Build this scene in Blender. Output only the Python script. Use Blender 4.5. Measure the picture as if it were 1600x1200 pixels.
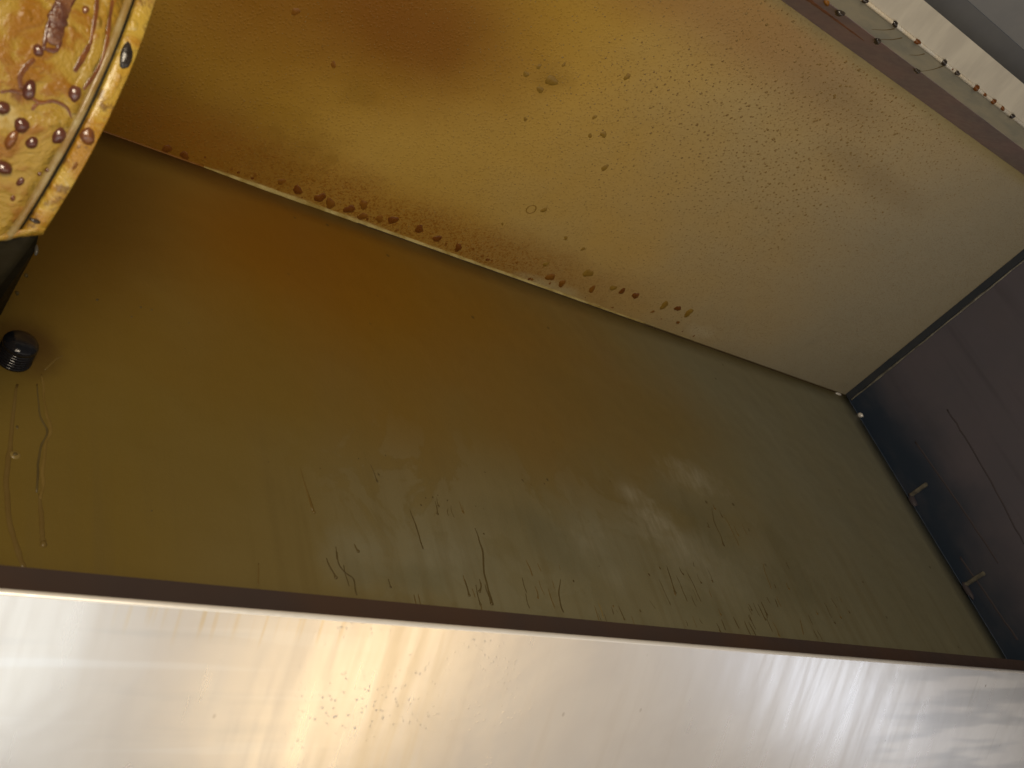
import bpy, bmesh, math, random
from mathutils import Vector, Matrix, noise as mnoise

random.seed(7)
scene = bpy.context.scene
for o in list(bpy.data.objects):
    bpy.data.objects.remove(o)

# ------------------------------------------------------------------ camera
AX = Vector((0.7653803, 0.2076867, 0.6091463))     # world X, Y, Z in camera axes (right, down, forward)
AY = Vector((-0.5844608, 0.6205674, 0.5227827))
AZ = Vector((-0.2694414, -0.7561497, 0.5963548))
FPX = 1600.0
cam_d = bpy.data.cameras.new('camera')
cam = bpy.data.objects.new('camera', cam_d)
scene.collection.objects.link(cam)
cam.matrix_world = Matrix(((AX.x, -AX.y, -AX.z, 0), (AY.x, -AY.y, -AY.z, 0),
                           (AZ.x, -AZ.y, -AZ.z, 0), (0, 0, 0, 1)))
cam_d.sensor_width = 36.0
cam_d.lens = FPX / 1600.0 * 36.0
cam_d.clip_start = 0.01
cam_d.clip_end = 100
cam_d.dof.use_dof = True
cam_d.dof.focus_distance = 1.25
cam_d.dof.aperture_fstop = 14
scene.camera = cam

# ------------------------------------------------------------------ world and lamps
world = bpy.data.worlds.new('World')
scene.world = world
world.use_nodes = True
bg = world.node_tree.nodes['Background']
bg.inputs[0].default_value = (0.75, 0.85, 1.0, 1)
bg.inputs[1].default_value = 0.045


def area(name, loc, aim, sx, sy, power, col):
    d = bpy.data.lights.new(name, 'AREA')
    d.shape = 'RECTANGLE'
    d.size, d.size_y = sx, sy
    d.energy = power
    d.color = col
    o = bpy.data.objects.new(name, d)
    scene.collection.objects.link(o)
    o.location = loc
    o.rotation_euler = (Vector(aim) - Vector(loc)).to_track_quat('-Z', 'Y').to_euler()
    return o


area('under_fill', (1.9, 0.15, -1.0), (1.9, 0.15, 1.0), 4.6, 1.5, 11.5, (1.0, 0.91, 0.82))  # unseen fill added below, mirrored in the pan and lifting the ceiling
area('warm_lamp', (1.24, 0.20, -0.95), (1.0, 0.4, 1.0), 0.14, 0.80, 1.6, (1.0, 0.72, 0.36))
area('cool_lamp', (2.9, 0.23, -1.0), (0.9, 0.5, 0.4), 0.30, 0.30, 0.9, (0.66, 0.78, 1.0))
area('left_glow_fill', (0.36, 0.2, -0.98), (0.1, 0.5, 0.4), 0.4, 0.5, 1.2, (0.84, 0.94, 1.0))  # unseen source added for the cool glow at the pan's left
area('front_fill', (-0.15, -0.75, -0.25), (0.5, 0.55, 0.95), 0.5, 0.5, 17, (1.0, 0.84, 0.62))  # unseen key added behind the camera to brighten ceiling and lip

scene.cycles.max_bounces = 5
scene.cycles.diffuse_bounces = 3
scene.cycles.glossy_bounces = 3
scene.cycles.use_adaptive_sampling = True
scene.cycles.adaptive_threshold = 0.02
scene.cycles.use_denoising = True
vs = scene.view_settings
vs.view_transform = 'Standard'
vs.look = 'None'
vs.exposure = 0.0
vs.gamma = 1.0
vs.use_curve_mapping = False

# ------------------------------------------------------------------ measures (metres, camera at the origin)
W, D, H = 1.791, 0.7045, 1.0409          # end wall X, back wall Y, ceiling Z
XL = -1.1                                # left end of the hood, beyond the frame
LIP_Y, LIP_Z = 0.520, 0.3215             # top edge of the stainless pan
PD = Vector((0, 0.798, -0.603))          # the pan runs down and back
PN = Vector((0, -0.603, -0.798))         # its outward side
CEIL_F = 0.1755                          # front edge of the ceiling


def ray(px, py):
    c = Vector((px - 800, py - 600, FPX))
    return Vector((AX.dot(c), AY.dot(c), AZ.dot(c)))


def on_back(px, py):
    d = ray(px, py); return d * (D / d.y)


def on_top(px, py):
    d = ray(px, py); return d * (H / d.z)


def on_end(px, py):
    d = ray(px, py); return d * (W / d.x)


def on_pan(px, py):
    d = ray(px, py); return d * (PN.dot(Vector((0, LIP_Y, LIP_Z))) / PN.dot(d))


# ------------------------------------------------------------------ node helper
class NB:
    def __init__(self, name):
        self.m = bpy.data.materials.new(name)
        self.m.use_nodes = True
        self.t = self.m.node_tree
        self.bsdf = self.t.nodes['Principled BSDF']
        g = self.t.nodes.new('ShaderNodeNewGeometry')
        self.pos = g.outputs['Position']
        self._oc = None
        self._nc = {}

    @property
    def obj(self):
        if self._oc is None:
            self._oc = self.t.nodes.new('ShaderNodeTexCoord').outputs['Object']
        return self._oc

    def _set(self, sock, v):
        if isinstance(v, bpy.types.NodeSocket):
            self.t.links.new(v, sock)
        elif isinstance(v, (tuple, list, Vector)):
            v = tuple(v)
            if sock.type == 'RGBA' and len(v) == 3:
                v = v + (1,)
            sock.default_value = v
        else:
            sock.default_value = v

    def math(self, op, a, b=0.0, c=0.0, clamp=False):
        n = self.t.nodes.new('ShaderNodeMath'); n.operation = op; n.use_clamp = clamp
        self._set(n.inputs[0], a); self._set(n.inputs[1], b); self._set(n.inputs[2], c)
        return n.outputs[0]

    def vmath(self, op, a, b=(0, 0, 0)):
        n = self.t.nodes.new('ShaderNodeVectorMath'); n.operation = op
        self._set(n.inputs[0], a); self._set(n.inputs[1], b)
        return n.outputs['Value'] if op in ('LENGTH', 'DOT_PRODUCT') else n.outputs['Vector']

    def noise(self, scale, detail=3, rough=0.55, stretch=(1, 1, 1), off=(0, 0, 0), dist=0.0, vec=None):
        key = (scale, detail, rough, stretch, off, dist, str(vec))
        if key in self._nc:
            return self._nc[key]
        v = self.vmath('MULTIPLY', vec or self.pos, stretch)
        v = self.vmath('ADD', v, off)
        n = self.t.nodes.new('ShaderNodeTexNoise')
        self._set(n.inputs['Vector'], v)
        n.inputs['Scale'].default_value = scale
        n.inputs['Detail'].default_value = detail
        n.inputs['Roughness'].default_value = rough
        n.inputs['Distortion'].default_value = dist
        self._nc[key] = n.outputs[0]
        return n.outputs[0]

    def voronoi(self, scale, stretch=(1, 1, 1), off=(0, 0, 0), vec=None, rnd=1.0):
        v = self.vmath('MULTIPLY', vec or self.pos, stretch)
        v = self.vmath('ADD', v, off)
        n = self.t.nodes.new('ShaderNodeTexVoronoi')
        self._set(n.inputs['Vector'], v)
        n.inputs['Scale'].default_value = scale
        n.inputs['Randomness'].default_value = rnd
        return n.outputs['Distance']

    def rng(self, v, a, b, lo=0.0, hi=1.0, smooth=True):
        n = self.t.nodes.new('ShaderNodeMapRange')
        n.interpolation_type = 'SMOOTHSTEP' if smooth else 'LINEAR'
        self._set(n.inputs['Value'], v)
        n.inputs['From Min'].default_value = a; n.inputs['From Max'].default_value = b
        n.inputs['To Min'].default_value = lo; n.inputs['To Max'].default_value = hi
        return n.outputs[0]

    def mix(self, fac, a, b, mode='MIX'):
        n = self.t.nodes.new('ShaderNodeMix'); n.data_type = 'RGBA'; n.blend_type = mode
        self._set(n.inputs['Factor'], fac); self._set(n.inputs[6], a); self._set(n.inputs[7], b)
        return n.outputs[2]

    def blob(self, c, r, warp=0.35, scale=4.0, inner=0.15, outer=1.0, seed=0.0):
        v = self.vmath('SUBTRACT', self.pos, c)
        v = self.vmath('MULTIPLY', v, tuple(1.0 / x for x in r))
        l = self.vmath('LENGTH', v)
        scale = 4.0 if scale < 8 else 17.0 if scale < 28 else 42.0
        n = self.noise(scale, 3, 0.6, off=(3.1, 1.7, 5.3))
        l = self.math('ADD', l, self.math('MULTIPLY', self.math('SUBTRACT', n, 0.5), warp * 2))
        return self.rng(l, inner, outer, 1.0, 0.0)

    def mul(self, a, b): return self.math('MULTIPLY', a, b, clamp=True)

    def bump(self, h, strength, dist, prev=None):
        n = self.t.nodes.new('ShaderNodeBump')
        n.inputs['Strength'].default_value = strength
        n.inputs['Distance'].default_value = dist
        self._set(n.inputs['Height'], h)
        if prev is not None:
            self._set(n.inputs['Normal'], prev)
        return n.outputs[0]

    def out(self, color=None, rough=None, metal=None, normal=None, spec=None, coat=None, coat_rough=None):
        i = self.bsdf.inputs
        for k, v in (('Base Color', color), ('Roughness', rough), ('Metallic', metal), ('Normal', normal),
                     ('Specular IOR Level', spec), ('Coat Weight', coat), ('Coat Roughness', coat_rough)):
            if v is not None:
                self._set(i[k], v)
        return self.m


# ------------------------------------------------------------------ materials
def mat_back():
    b = NB('greasy_back_steel')
    sep = b.t.nodes.new('ShaderNodeSeparateXYZ'); b.t.links.new(b.pos, sep.inputs[0])
    x, z = sep.outputs[0], sep.outputs[2]
    n1 = b.noise(2.6, 4, 0.6)
    n2 = b.noise(9, 4, 0.6, stretch=(1, 1, 0.35))
    n3 = b.noise(40, 3, 0.6, stretch=(1, 1, 0.25))
    # bare film: greyish olive
    col = b.mix(b.rng(n1, 0.3, 0.7), (0.205, 0.158, 0.055), (0.180, 0.150, 0.065))
    col = b.mix(b.mul(b.rng(n2, 0.35, 0.75), 0.45), col, (0.20, 0.16, 0.075))
    # steel shows through towards the end wall, lightened to offset lamp falloff
    gx = b.rng(b.math('ADD', x, b.math('MULTIPLY', n1, 0.5)), 1.15, 2.1)
    col = b.mix(b.mul(gx, 0.8), col, (0.245, 0.248, 0.190))
    # olive grease on the left
    ol = b.rng(b.math('ADD', x, b.math('MULTIPLY', n1, 0.4)), 0.35, 1.25, 1.0, 0.0)
    col = b.mix(b.mul(ol, 0.75), col, (0.165, 0.105, 0.008))
    # amber varnish in the upper middle
    c = on_back(600, 440)
    am = b.blob(c, (0.66, 1, 0.40), 0.28, 3.0, 0.0, 1.0, 3)
    col = b.mix(b.mul(am, 0.88), col, (0.222, 0.106, 0.004))
    c = on_back(430, 360)
    am = b.blob(c, (0.26, 1, 0.17), 0.3, 5.0, 0.0, 1.0, 9)
    col = b.mix(b.mul(am, 0.55), col, (0.215, 0.085, 0.004))
    c = on_back(980, 640)
    am = b.blob(c, (0.40, 1, 0.10), 0.45, 4.0, 0.0, 1.0, 5)
    col = b.mix(b.mul(am, 0.4), col, (0.185, 0.130, 0.035))
    # dark stain behind the drum, with the drum's shadow painted in
    c = on_back(120, 300)
    dk = b.blob(c, (0.17, 1, 0.22), 0.25, 4.0, 0.0, 1.0, 1)
    col = b.mix(b.mul(dk, 0.7), col, (0.120, 0.060, 0.008))
    # grey wash at the foot with ragged edges
    for px, py, rx, rz, f, s in ((700, 880, .15, .07, .55, 2), (950, 860, .16, .09, .6, 4), (1180, 900, .22, .10, .6, 6),
                                 (560, 880, .06, .045, .4, 8), (1090, 780, .14, .055, .35, 11)):
        w = b.blob(on_back(px, py), (rx, 1, rz), 0.6, 14.0, 0.1, 1.0, s)
        col = b.mix(b.mul(w, f), col, (0.235, 0.220, 0.145))
    # grease stain round the fitting
    w = b.blob(on_back(40, 535), (0.044, 1, 0.050), 0.5, 17.0, 0.25, 1.0, 3)
    col = b.mix(b.mul(w, 0.85), col, (0.085, 0.045, 0.010))
    # dried tide marks where the wash ran out
    tn = b.noise(9, 5, 0.62, off=(1, 4, 2), stretch=(1, 1, 0.8), dist=0.7)
    lowz = b.rng(z, 0.74, 0.56)
    midx = b.mul(b.rng(x, 0.42, 0.62), b.rng(x, 1.5, 1.2))
    tide = b.rng(b.math('ABSOLUTE', b.math('SUBTRACT', tn, 0.53)), 0.0, 0.022, 1.0, 0.0)
    inside = b.rng(tn, 0.52, 0.56)
    col = b.mix(b.mul(b.mul(inside, b.mul(lowz, midx)), 0.30), col, (0.250, 0.232, 0.150))
    col = b.mix(b.mul(b.mul(tide, b.mul(lowz, midx)), 0.16), col, (0.125, 0.100, 0.035))
    # darker wet patches
    for px, py, rx, rz, f, s in ((650, 905, .10, .030, .65, 21), (720, 880, .10, .035, .5, 27), (890, 865, .12, .05, .5, 22), (1240, 930, .11, .06, .6, 23),
                                 (1110, 955, .10, .035, .6, 25), (1100, 820, .10, .08, .45, 24), (1230, 880, .05, .11, .45, 26), (830, 815, .09, .04, .4, 28)):
        w = b.blob(on_back(px, py), (rx, 1, rz), 0.75, 18.0, 0.05, 1.0, s)
        col = b.mix(b.mul(w, f), col, (0.128, 0.110, 0.048))
    # wiped pale smears
    sstr = b.rng(b.noise(150, 3, 0.6, stretch=(1, 1, 0.22), off=(3, 3, 3)), 0.36, 0.66, 0.55, 1.0)
    for px, py, rx, rz, f, s in ((1082, 745, .095, .040, .50, 31), (985, 772, .038, .042, .50, 32), (1022, 818, .062, .052, .70, 33),
                                 (1068, 858, .085, .060, .55, 34), (925, 852, .060, .045, .35, 35), (960, 908, .040, .040, .40, 36),
                                 (705, 872, .07, .035, .3, 37), (1120, 905, .09, .07, .35, 39)):
        w = b.blob(on_back(px, py), (rx, 1, rz), 0.8, 45.0 if s % 2 else 17.0, -0.2, 1.0, s)
        col = b.mix(b.mul(b.mul(w, sstr), f), col, (0.42, 0.395, 0.300))
    # fine vertical runs in the film
    st = b.rng(b.noise(60, 2, 0.5, stretch=(1, 1, 0.04)), 0.45, 0.8)
    lw = b.mul(b.rng(b.math('ADD', z, b.math('MULTIPLY', n1, 0.22)), 0.80, 0.54), b.rng(x, 0.22, 0.85))
    col = b.mix(b.mul(lw, 0.72), col, (0.240, 0.228, 0.145))
    low = b.rng(z, 0.75, 0.45)
    col = b.mix(b.mul(b.mul(st, low), 0.35), col, (0.14, 0.10, 0.03))
    # pale line of wiped film just under the seam
    ln = b.mul(b.rng(b.math('ADD', z, b.math('MULTIPLY', n2, 0.012)), H - 0.022, H - 0.004), b.rng(x, 0.42, 0.6))
    col = b.mix(b.mul(ln, 0.45), col, (0.22, 0.18, 0.06))
    sp = b.rng(b.voronoi(26, off=(3, 0, 1)), 0.05, 0.085, 1.0, 0.0)
    spm = b.rng(b.noise(5, 2, off=(7, 7, 7)), 0.52, 0.62)
    col = b.mix(b.mul(b.mul(sp, spm), 0.7), col, (0.07, 0.045, 0.012))
    h = b.math('ADD', b.math('MULTIPLY', n3, 0.6), b.math('MULTIPLY', b.noise(220, 2), 0.4))
    nrm = b.bump(h, 0.25, 0.002)
    nrm = b.bump(n1, 0.25, 0.05, nrm)
    rough = b.rng(n2, 0.3, 0.75, 0.50, 0.66)
    return b.out(col, rough, 0.0, nrm, spec=0.28)


def mat_top():
    b = NB('greasy_ceiling_steel')
    sep = b.t.nodes.new('ShaderNodeSeparateXYZ'); b.t.links.new(b.pos, sep.inputs[0])
    x, y = sep.outputs[0], sep.outputs[1]
    n1 = b.noise(2.4, 4, 0.6, off=(4, 1, 0))
    n2 = b.noise(11, 4, 0.6)
    col = b.mix(b.rng(n1, 0.3, 0.7), (0.50, 0.305, 0.050), (0.47, 0.305, 0.062))
    gx = b.rng(b.math('ADD', x, b.math('MULTIPLY', n1, 0.6)), 0.95, 2.0)
    col = b.mix(gx, col, (0.345, 0.308, 0.220))
    ol = b.rng(b.math('ADD', b.math('ADD', x, b.math('MULTIPLY', y, 0.9)), b.math('MULTIPLY', n1, 0.3)), 1.35, 1.05)
    col = b.mix(b.mul(ol, 0.75), col, (0.375, 0.215, 0.015))
    # burnt amber cloud around the outlet
    for px, py, rx, ry, f, s in ((590, 10, .30, .17, .95, 2), (640, 60, .10, .06, .5, 4), (380, 0, .22, .16, .6, 5)):
        w = b.blob(on_top(px, py), (rx, ry, 1), 0.32, 5.0, 0.05, 1.0, s)
        col = b.mix(b.mul(w, f), col, (0.215, 0.082, 0.003))
    w = b.blob(on_top(240, 210), (.26, .20, 1), 0.3, 5.0, 0.0, 1.0, 7)
    col = b.mix(b.mul(w, 0.8), col, (0.170, 0.072, 0.005))
    # reddish band along the front edge, ochre next to the rail
    fr = b.mul(b.rng(b.math('ADD', y, b.math('MULTIPLY', b.math('SUBTRACT', n1, 0.5), 0.10)), 0.32, 0.24), b.rng(x, 1.35, 0.95))
    col = b.mix(b.mul(fr, 0.55), col, (0.300, 0.150, 0.055))
    e = b.rng(b.math('ADD', y, b.math('MULTIPLY', n2, 0.02)), CEIL_F + 0.035, CEIL_F + 0.008)
    col = b.mix(b.mul(e, 0.75), col, (0.37, 0.30, 0.125))
    for px, py, rx, ry, s in ((1330, 255, .14, .045, 12), (1400, 300, .14, .04, 14), (1310, 150, .18, .045, 15)):
        w = b.blob(on_top(px, py), (rx, ry, 1), 0.5, 6.0, 0.1, 1.0, s)
        col = b.mix(b.mul(w, 0.28), col, (0.23, 0.165, 0.08))
    # rusty speckle along the back seam
    sm = b.mul(b.rng(b.math('ADD', y, b.math('MULTIPLY', n2, 0.05)), D - 0.075, D - 0.010), b.rng(x, 1.3, 0.8))
    sp = b.rng(b.noise(330, 3, 0.7), 0.46, 0.66)
    col = b.mix(b.math('ADD', b.mul(b.mul(sm, sp), 0.55), b.mul(sm, 0.50)), col, (0.25, 0.100, 0.006))
    pale = b.mul(b.rng(b.math('ADD', y, b.math('MULTIPLY', n2, 0.02)), D + 0.004, D + 0.014),
                 b.mul(b.rng(x, 0.40, 0.46), b.rng(x, 1.5, 1.1)))
    col = b.mix(b.mul(pale, 0.8), col, (0.50, 0.42, 0.20))
    w = b.blob(on_top(860, 448), (.10, .018, 1), 0.6, 30, 0.1, 1.0, 41)
    col = b.mix(b.mul(w, 0.6), col, (0.46, 0.39, 0.21))
    w = b.blob(on_top(1095, 518), (.05, .02, 1), 0.6, 30, 0.1, 1.0, 42)
    col = b.mix(b.mul(w, 0.6), col, (0.46, 0.39, 0.25))
    for px, py, rx, s in ((480, 215, .08, 51), (440, 260, .10, 52), (560, 145, .04, 53), (860, 120, .05, 54)):
        w = b.blob(on_top(px, py), (rx, rx * 0.7, 1), 0.9, 30, 0.1, 1.0, s)
        col = b.mix(b.mul(w, 0.28), col, (0.22, 0.115, 0.008))
    # orange-peel of tiny beads
    v = b.voronoi(230)
    pore = b.rng(v, 0.18, 0.42, 1.0, 0.0)
    reg = b.rng(b.noise(6, 3, off=(2, 9, 0)), 0.3, 0.6, 0.35, 1.0)
    col = b.mix(b.mul(b.mul(pore, reg), 0.22), col, (0.20, 0.105, 0.015))
    fine = b.noise(420, 2, 0.6)
    col = b.mix(b.mul(b.rng(fine, 0.5, 0.75), 0.15), col, (0.22, 0.12, 0.02))
    nrm = b.bump(b.math('ADD', b.math('MULTIPLY', pore, 0.6), b.math('MULTIPLY', fine, 0.5)), 0.35, 0.0015)
    nrm = b.bump(n1, 0.2, 0.05, nrm)
    return b.out(col, b.rng(n2, 0.3, 0.7, 0.45, 0.62), 0.0, nrm, spec=0.35)


def mat_end():
    b = NB('dark_end_steel')
    sep = b.t.nodes.new('ShaderNodeSeparateXYZ'); b.t.links.new(b.pos, sep.inputs[0])
    y, z = sep.outputs[1], sep.outputs[2]
    n1 = b.noise(4, 4, 0.6)
    n2 = b.noise(14, 4, 0.6, stretch=(1, 1, 0.4))
    col = b.mix(b.rng(n1, 0.3, 0.7), (0.132, 0.120, 0.150), (0.114, 0.112, 0.144))
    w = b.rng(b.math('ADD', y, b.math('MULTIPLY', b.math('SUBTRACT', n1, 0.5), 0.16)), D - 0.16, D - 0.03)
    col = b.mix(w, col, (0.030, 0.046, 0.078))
    col = b.mix(b.mul(b.rng(n2, 0.45, 0.75), 0.4), col, (0.112, 0.104, 0.122))
    st = b.rng(b.noise(34, 2, 0.5, stretch=(1, 1, 0.05)), 0.58, 0.72)
    col = b.mix(b.mul(st, 0.25), col, (0.055, 0.050, 0.062))
    nrm = b.bump(b.noise(60, 3, stretch=(1, 1, 0.2)), 0.15, 0.002)
    return b.out(col, b.rng(n2, 0.3, 0.7, 0.38, 0.55), 0.15, nrm, spec=0.3)


def mat_pan():
    b = NB('brushed_stainless')
    # coordinate along the slope
    s = b.vmath('DOT_PRODUCT', b.pos, tuple(PD))
    s0 = PD.dot(Vector((0, LIP_Y, LIP_Z)))
    t = b.math('SUBTRACT', s, s0)
    sep = b.t.nodes.new('ShaderNodeSeparateXYZ'); b.t.links.new(b.pos, sep.inputs[0])
    x = sep.outputs[0]
    comb = b.t.nodes.new('ShaderNodeCombineXYZ')
    b._set(comb.inputs[0], x); b._set(comb.inputs[1], t)
    uv = comb.outputs[0]
    grain = b.noise(420, 3, 0.6, stretch=(1, 0.035, 1), vec=uv)
    streak = b.noise(55, 3, 0.6, stretch=(1, 0.10, 1), vec=uv)
    wipe = b.noise(16, 3, 0.6, stretch=(0.25, 2.4, 1), vec=uv)
    cloud = b.noise(7, 4, 0.6, vec=uv, dist=0.5)
    col = b.mix(b.rng(cloud, 0.3, 0.7), (0.74, 0.695, 0.63), (0.66, 0.615, 0.56))
    col = b.mix(b.mul(b.rng(streak, 0.5, 0.75), 0.20), col, (0.56, 0.505, 0.44))
    wl = b.mul(b.rng(wipe, 0.5, 0.72), b.rng(x, 0.45, 0.15))
    col = b.mix(b.mul(wl, 0.55), col, (0.50, 0.49, 0.47))
    sl = b.mul(b.rng(b.noise(30, 2, 0.5, stretch=(0.12, 3.0, 1), off=(2, 6, 0), vec=uv), 0.56, 0.68), b.rng(x, 0.5, 0.15))
    col = b.mix(b.mul(sl, 0.28), col, (0.84, 0.84, 0.83))
    wr = b.mul(b.rng(b.noise(13, 2, 0.5, stretch=(0.35, 3.2, 1), off=(5, 2, 0), vec=uv), 0.42, 0.6), b.rng(x, 0.98, 1.2))
    col = b.mix(b.mul(wr, 0.55), col, (0.40, 0.395, 0.385))
    # yellow grease runs hanging from the lip
    dr = b.rng(b.noise(130, 2, 0.5, stretch=(1, 0.02, 1), vec=uv), 0.50, 0.66)
    ln = b.math('ADD', t, b.math('MULTIPLY', b.noise(45, 2, vec=uv, stretch=(1, 0, 1)), -0.045))
    dm = b.mul(b.rng(ln, 0.004, -0.012), b.mul(b.rng(x, 0.20, 0.24), b.rng(x, 0.42, 0.32)))
    col = b.mix(b.mul(b.mul(dr, dm), 0.60), col, (0.66, 0.51, 0.27))
    # greasy patch with beads under the lamp glow
    gp = b.mul(b.rng(x, 0.345, 0.40), b.rng(x, 0.50, 0.43))
    bead = b.rng(b.voronoi(240, vec=uv), 0.08, 0.26, 1.0, 0.0)
    bm = b.mul(bead, b.rng(b.noise(24, 3, vec=uv), 0.42, 0.62))
    bz = b.mul(b.rng(x, 0.33, 0.38), b.rng(x, 0.60, 0.5))
    col = b.mix(b.mul(b.mul(gp, b.rng(streak, 0.35, 0.7)), 0.38), col, (0.68, 0.56, 0.34))
    col = b.mix(b.mul(b.mul(bm, bz), 0.12), col, (0.58, 0.44, 0.25))
    # brown specks
    sp = b.rng(b.voronoi(40, vec=uv, stretch=(1, 0.7, 1)), 0.04, 0.075, 1.0, 0.0)
    sm = b.rng(b.noise(9, 2, vec=uv, off=(1, 8, 3)), 0.50, 0.62)
    col = b.mix(b.mul(b.mul(sp, sm), 0.75), col, (0.20, 0.14, 0.08))
    # dark scratches on the right
    sc = b.rng(b.noise(60, 1, 0.4, stretch=(1, 0.10, 1), off=(0, 3, 0), vec=uv), 0.66, 0.76)
    col = b.mix(b.mul(b.mul(sc, b.rng(x, 0.75, 0.95)), 0.35), col, (0.42, 0.38, 0.32))
    h = b.math('ADD', b.math('MULTIPLY', grain, 0.35), b.math('MULTIPLY', streak, 1.0))
    nrm = b.bump(h, 0.017, 0.0010)
    nrm = b.bump(b.mul(bm, bz), 0.20, 0.0007, nrm)
    nrm = b.bump(cloud, 0.045, 0.01, nrm)
    rough = b.rng(streak, 0.3, 0.7, 0.27, 0.33)
    return b.out(col, rough, 0.93, nrm)


def mat_plain(name, c1, c2, rough, metal=0.0, scale=20, bump=0.2, spec=0.4, coat=0.0, stretch=(1, 1, 1), use_obj=False):
    b = NB(name)
    n = b.noise(scale, 4, 0.6, stretch=stretch, vec=b.obj if use_obj else None)
    f = b.noise(scale * 7, 3, 0.6, vec=b.obj if use_obj else None)
    col = b.mix(b.rng(n, 0.32, 0.68), c1, c2)
    nrm = b.bump(b.math('ADD', n, b.math('MULTIPLY', f, 0.4)), bump, 0.002)
    return b.out(col, b.rng(f, 0.3, 0.7, rough - 0.06, rough + 0.08), metal, nrm, spec=spec, coat=coat, coat_rough=0.12)


def mat_drum():
    b = NB('yellow_grease_coat')
    n1 = b.noise(11, 4, 0.62, off=(2, 0, 1))
    n2 = b.noise(34, 4, 0.65, dist=0.6)
    n3 = b.noise(95, 3, 0.6)
    sep = b.t.nodes.new('ShaderNodeSeparateXYZ'); b.t.links.new(b.pos, sep.inputs[0])
    z = sep.outputs[2]
    col = b.mix(b.rng(n1, 0.40, 0.60), (0.47, 0.315, 0.085), (0.41, 0.215, 0.022))
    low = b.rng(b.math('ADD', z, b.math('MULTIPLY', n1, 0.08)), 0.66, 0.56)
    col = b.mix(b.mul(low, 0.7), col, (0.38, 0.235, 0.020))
    col = b.mix(b.mul(b.rng(n2, 0.49, 0.62), 0.8), col, (0.30, 0.115, 0.010))
    col = b.mix(b.mul(b.rng(n2, 0.45, 0.34), 0.7), col, (0.58, 0.46, 0.20))
    spots = b.mul(b.rng(b.voronoi(62, stretch=(1, 1, 0.8)), 0.16, 0.30, 1.0, 0.0), b.rng(n1, 0.42, 0.55))
    col = b.mix(b.mul(spots, 0.2), col, (0.22, 0.085, 0.012))
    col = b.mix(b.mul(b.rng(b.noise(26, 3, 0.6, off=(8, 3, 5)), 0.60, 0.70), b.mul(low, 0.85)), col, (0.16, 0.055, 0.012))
    h = b.math('ADD', b.math('MULTIPLY', n2, 1.0), b.math('MULTIPLY', n3, 0.35))
    h = b.math('ADD', h, b.math('MULTIPLY', spots, 0.5))
    nrm = b.bump(h, 0.8, 0.007)
    return b.out(col, b.rng(n3, 0.3, 0.7, 0.28, 0.45), 0.0, nrm, spec=0.4, coat=0.2, coat_rough=0.2)


def mat_band():
    b = NB('mottled_band')
    n1 = b.noise(30, 4, 0.65, dist=0.5)
    n2 = b.noise(90, 4, 0.65, off=(4, 2, 1))
    sep = b.t.nodes.new('ShaderNodeSeparateXYZ'); b.t.links.new(b.pos, sep.inputs[0])
    z = sep.outputs[2]
    col = b.mix(b.rng(n1, 0.42, 0.58), (0.54, 0.36, 0.055), (0.44, 0.22, 0.018))
    top = b.rng(b.math('ADD', z, b.math('MULTIPLY', n1, 0.10)), 0.60, 0.68)
    col = b.mix(b.mul(top, b.rng(n2, 0.3, 0.55, 0.5, 1.0)), col, (0.34, 0.25, 0.15))
    col = b.mix(b.mul(b.rng(n2, 0.55, 0.66), 0.75), col, (0.16, 0.075, 0.018))
    col = b.mix(b.mul(b.rng(n1, 0.40, 0.30), 0.7), col, (0.66, 0.57, 0.33))
    nrm = b.bump(b.math('ADD', n1, b.math('MULTIPLY', n2, 0.5)), 0.8, 0.006)
    return b.out(col, b.rng(n2, 0.3, 0.7, 0.22, 0.42), 0.0, nrm, spec=0.5, coat=0.4, coat_rough=0.15)


M = {}
M['back'] = mat_back()
M['top'] = mat_top()
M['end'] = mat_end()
M['pan'] = mat_pan()
M['lip'] = mat_plain('lip_highlight_steel', (0.92, 0.89, 0.84), (0.88, 0.85, 0.80), 0.35, 0.25, 30, 0.0, 0.8)  # near-white base paints the highlight along the rolled edge
M['flange'] = mat_plain('shaded_brown_flange', (0.062, 0.036, 0.024), (0.048, 0.034, 0.030), 0.5, 0.0, 6, 0.1, 0.2)  # dark base paints the shade of a face turned from the light
M['rail'] = mat_plain('plum_stained_rail', (0.30, 0.205, 0.215), (0.235, 0.185, 0.205), 0.36, 0.0, 12, 0.25, 0.5)
M['rail_grey'] = mat_plain('grey_green_rail_steel', (0.45, 0.41, 0.30), (0.33, 0.32, 0.26), 0.5, 0.0, 14, 0.1, 0.4, stretch=(1, 3, 1))
M['canopy'] = mat_plain('lit_canopy_steel', (0.61, 0.565, 0.465), (0.50, 0.46, 0.38), 0.45, 0.0, 26, 0.15, 0.4, stretch=(1, 0.3, 1))  # pale base paints this sheet as more strongly lit
M['canopy_dark'] = mat_plain('slate_canopy_steel', (0.115, 0.115, 0.118), (0.13, 0.13, 0.13), 0.5, 0.0, 8, 0.1, 0.3)
M['canopy_far'] = mat_plain('grey_canopy_steel', (0.25, 0.245, 0.235), (0.21, 0.21, 0.21), 0.45, 0.0, 8, 0.1, 0.4)
M['gold'] = mat_plain('amber_edge', (0.95, 0.82, 0.60), (0.95, 0.90, 0.78), 0.25, 0.0, 40, 0.0, 0.8)
M['bead'] = mat_plain('brown_bead', (0.215, 0.132, 0.030), (0.25, 0.165, 0.055), 0.35, 0.0, 60, 0.0, 0.4)
M['drop'] = mat_plain('rust_brown_drop', (0.140, 0.044, 0.006), (0.18, 0.062, 0.008), 0.30, 0.0, 90, 0.2, 0.4)
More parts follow.
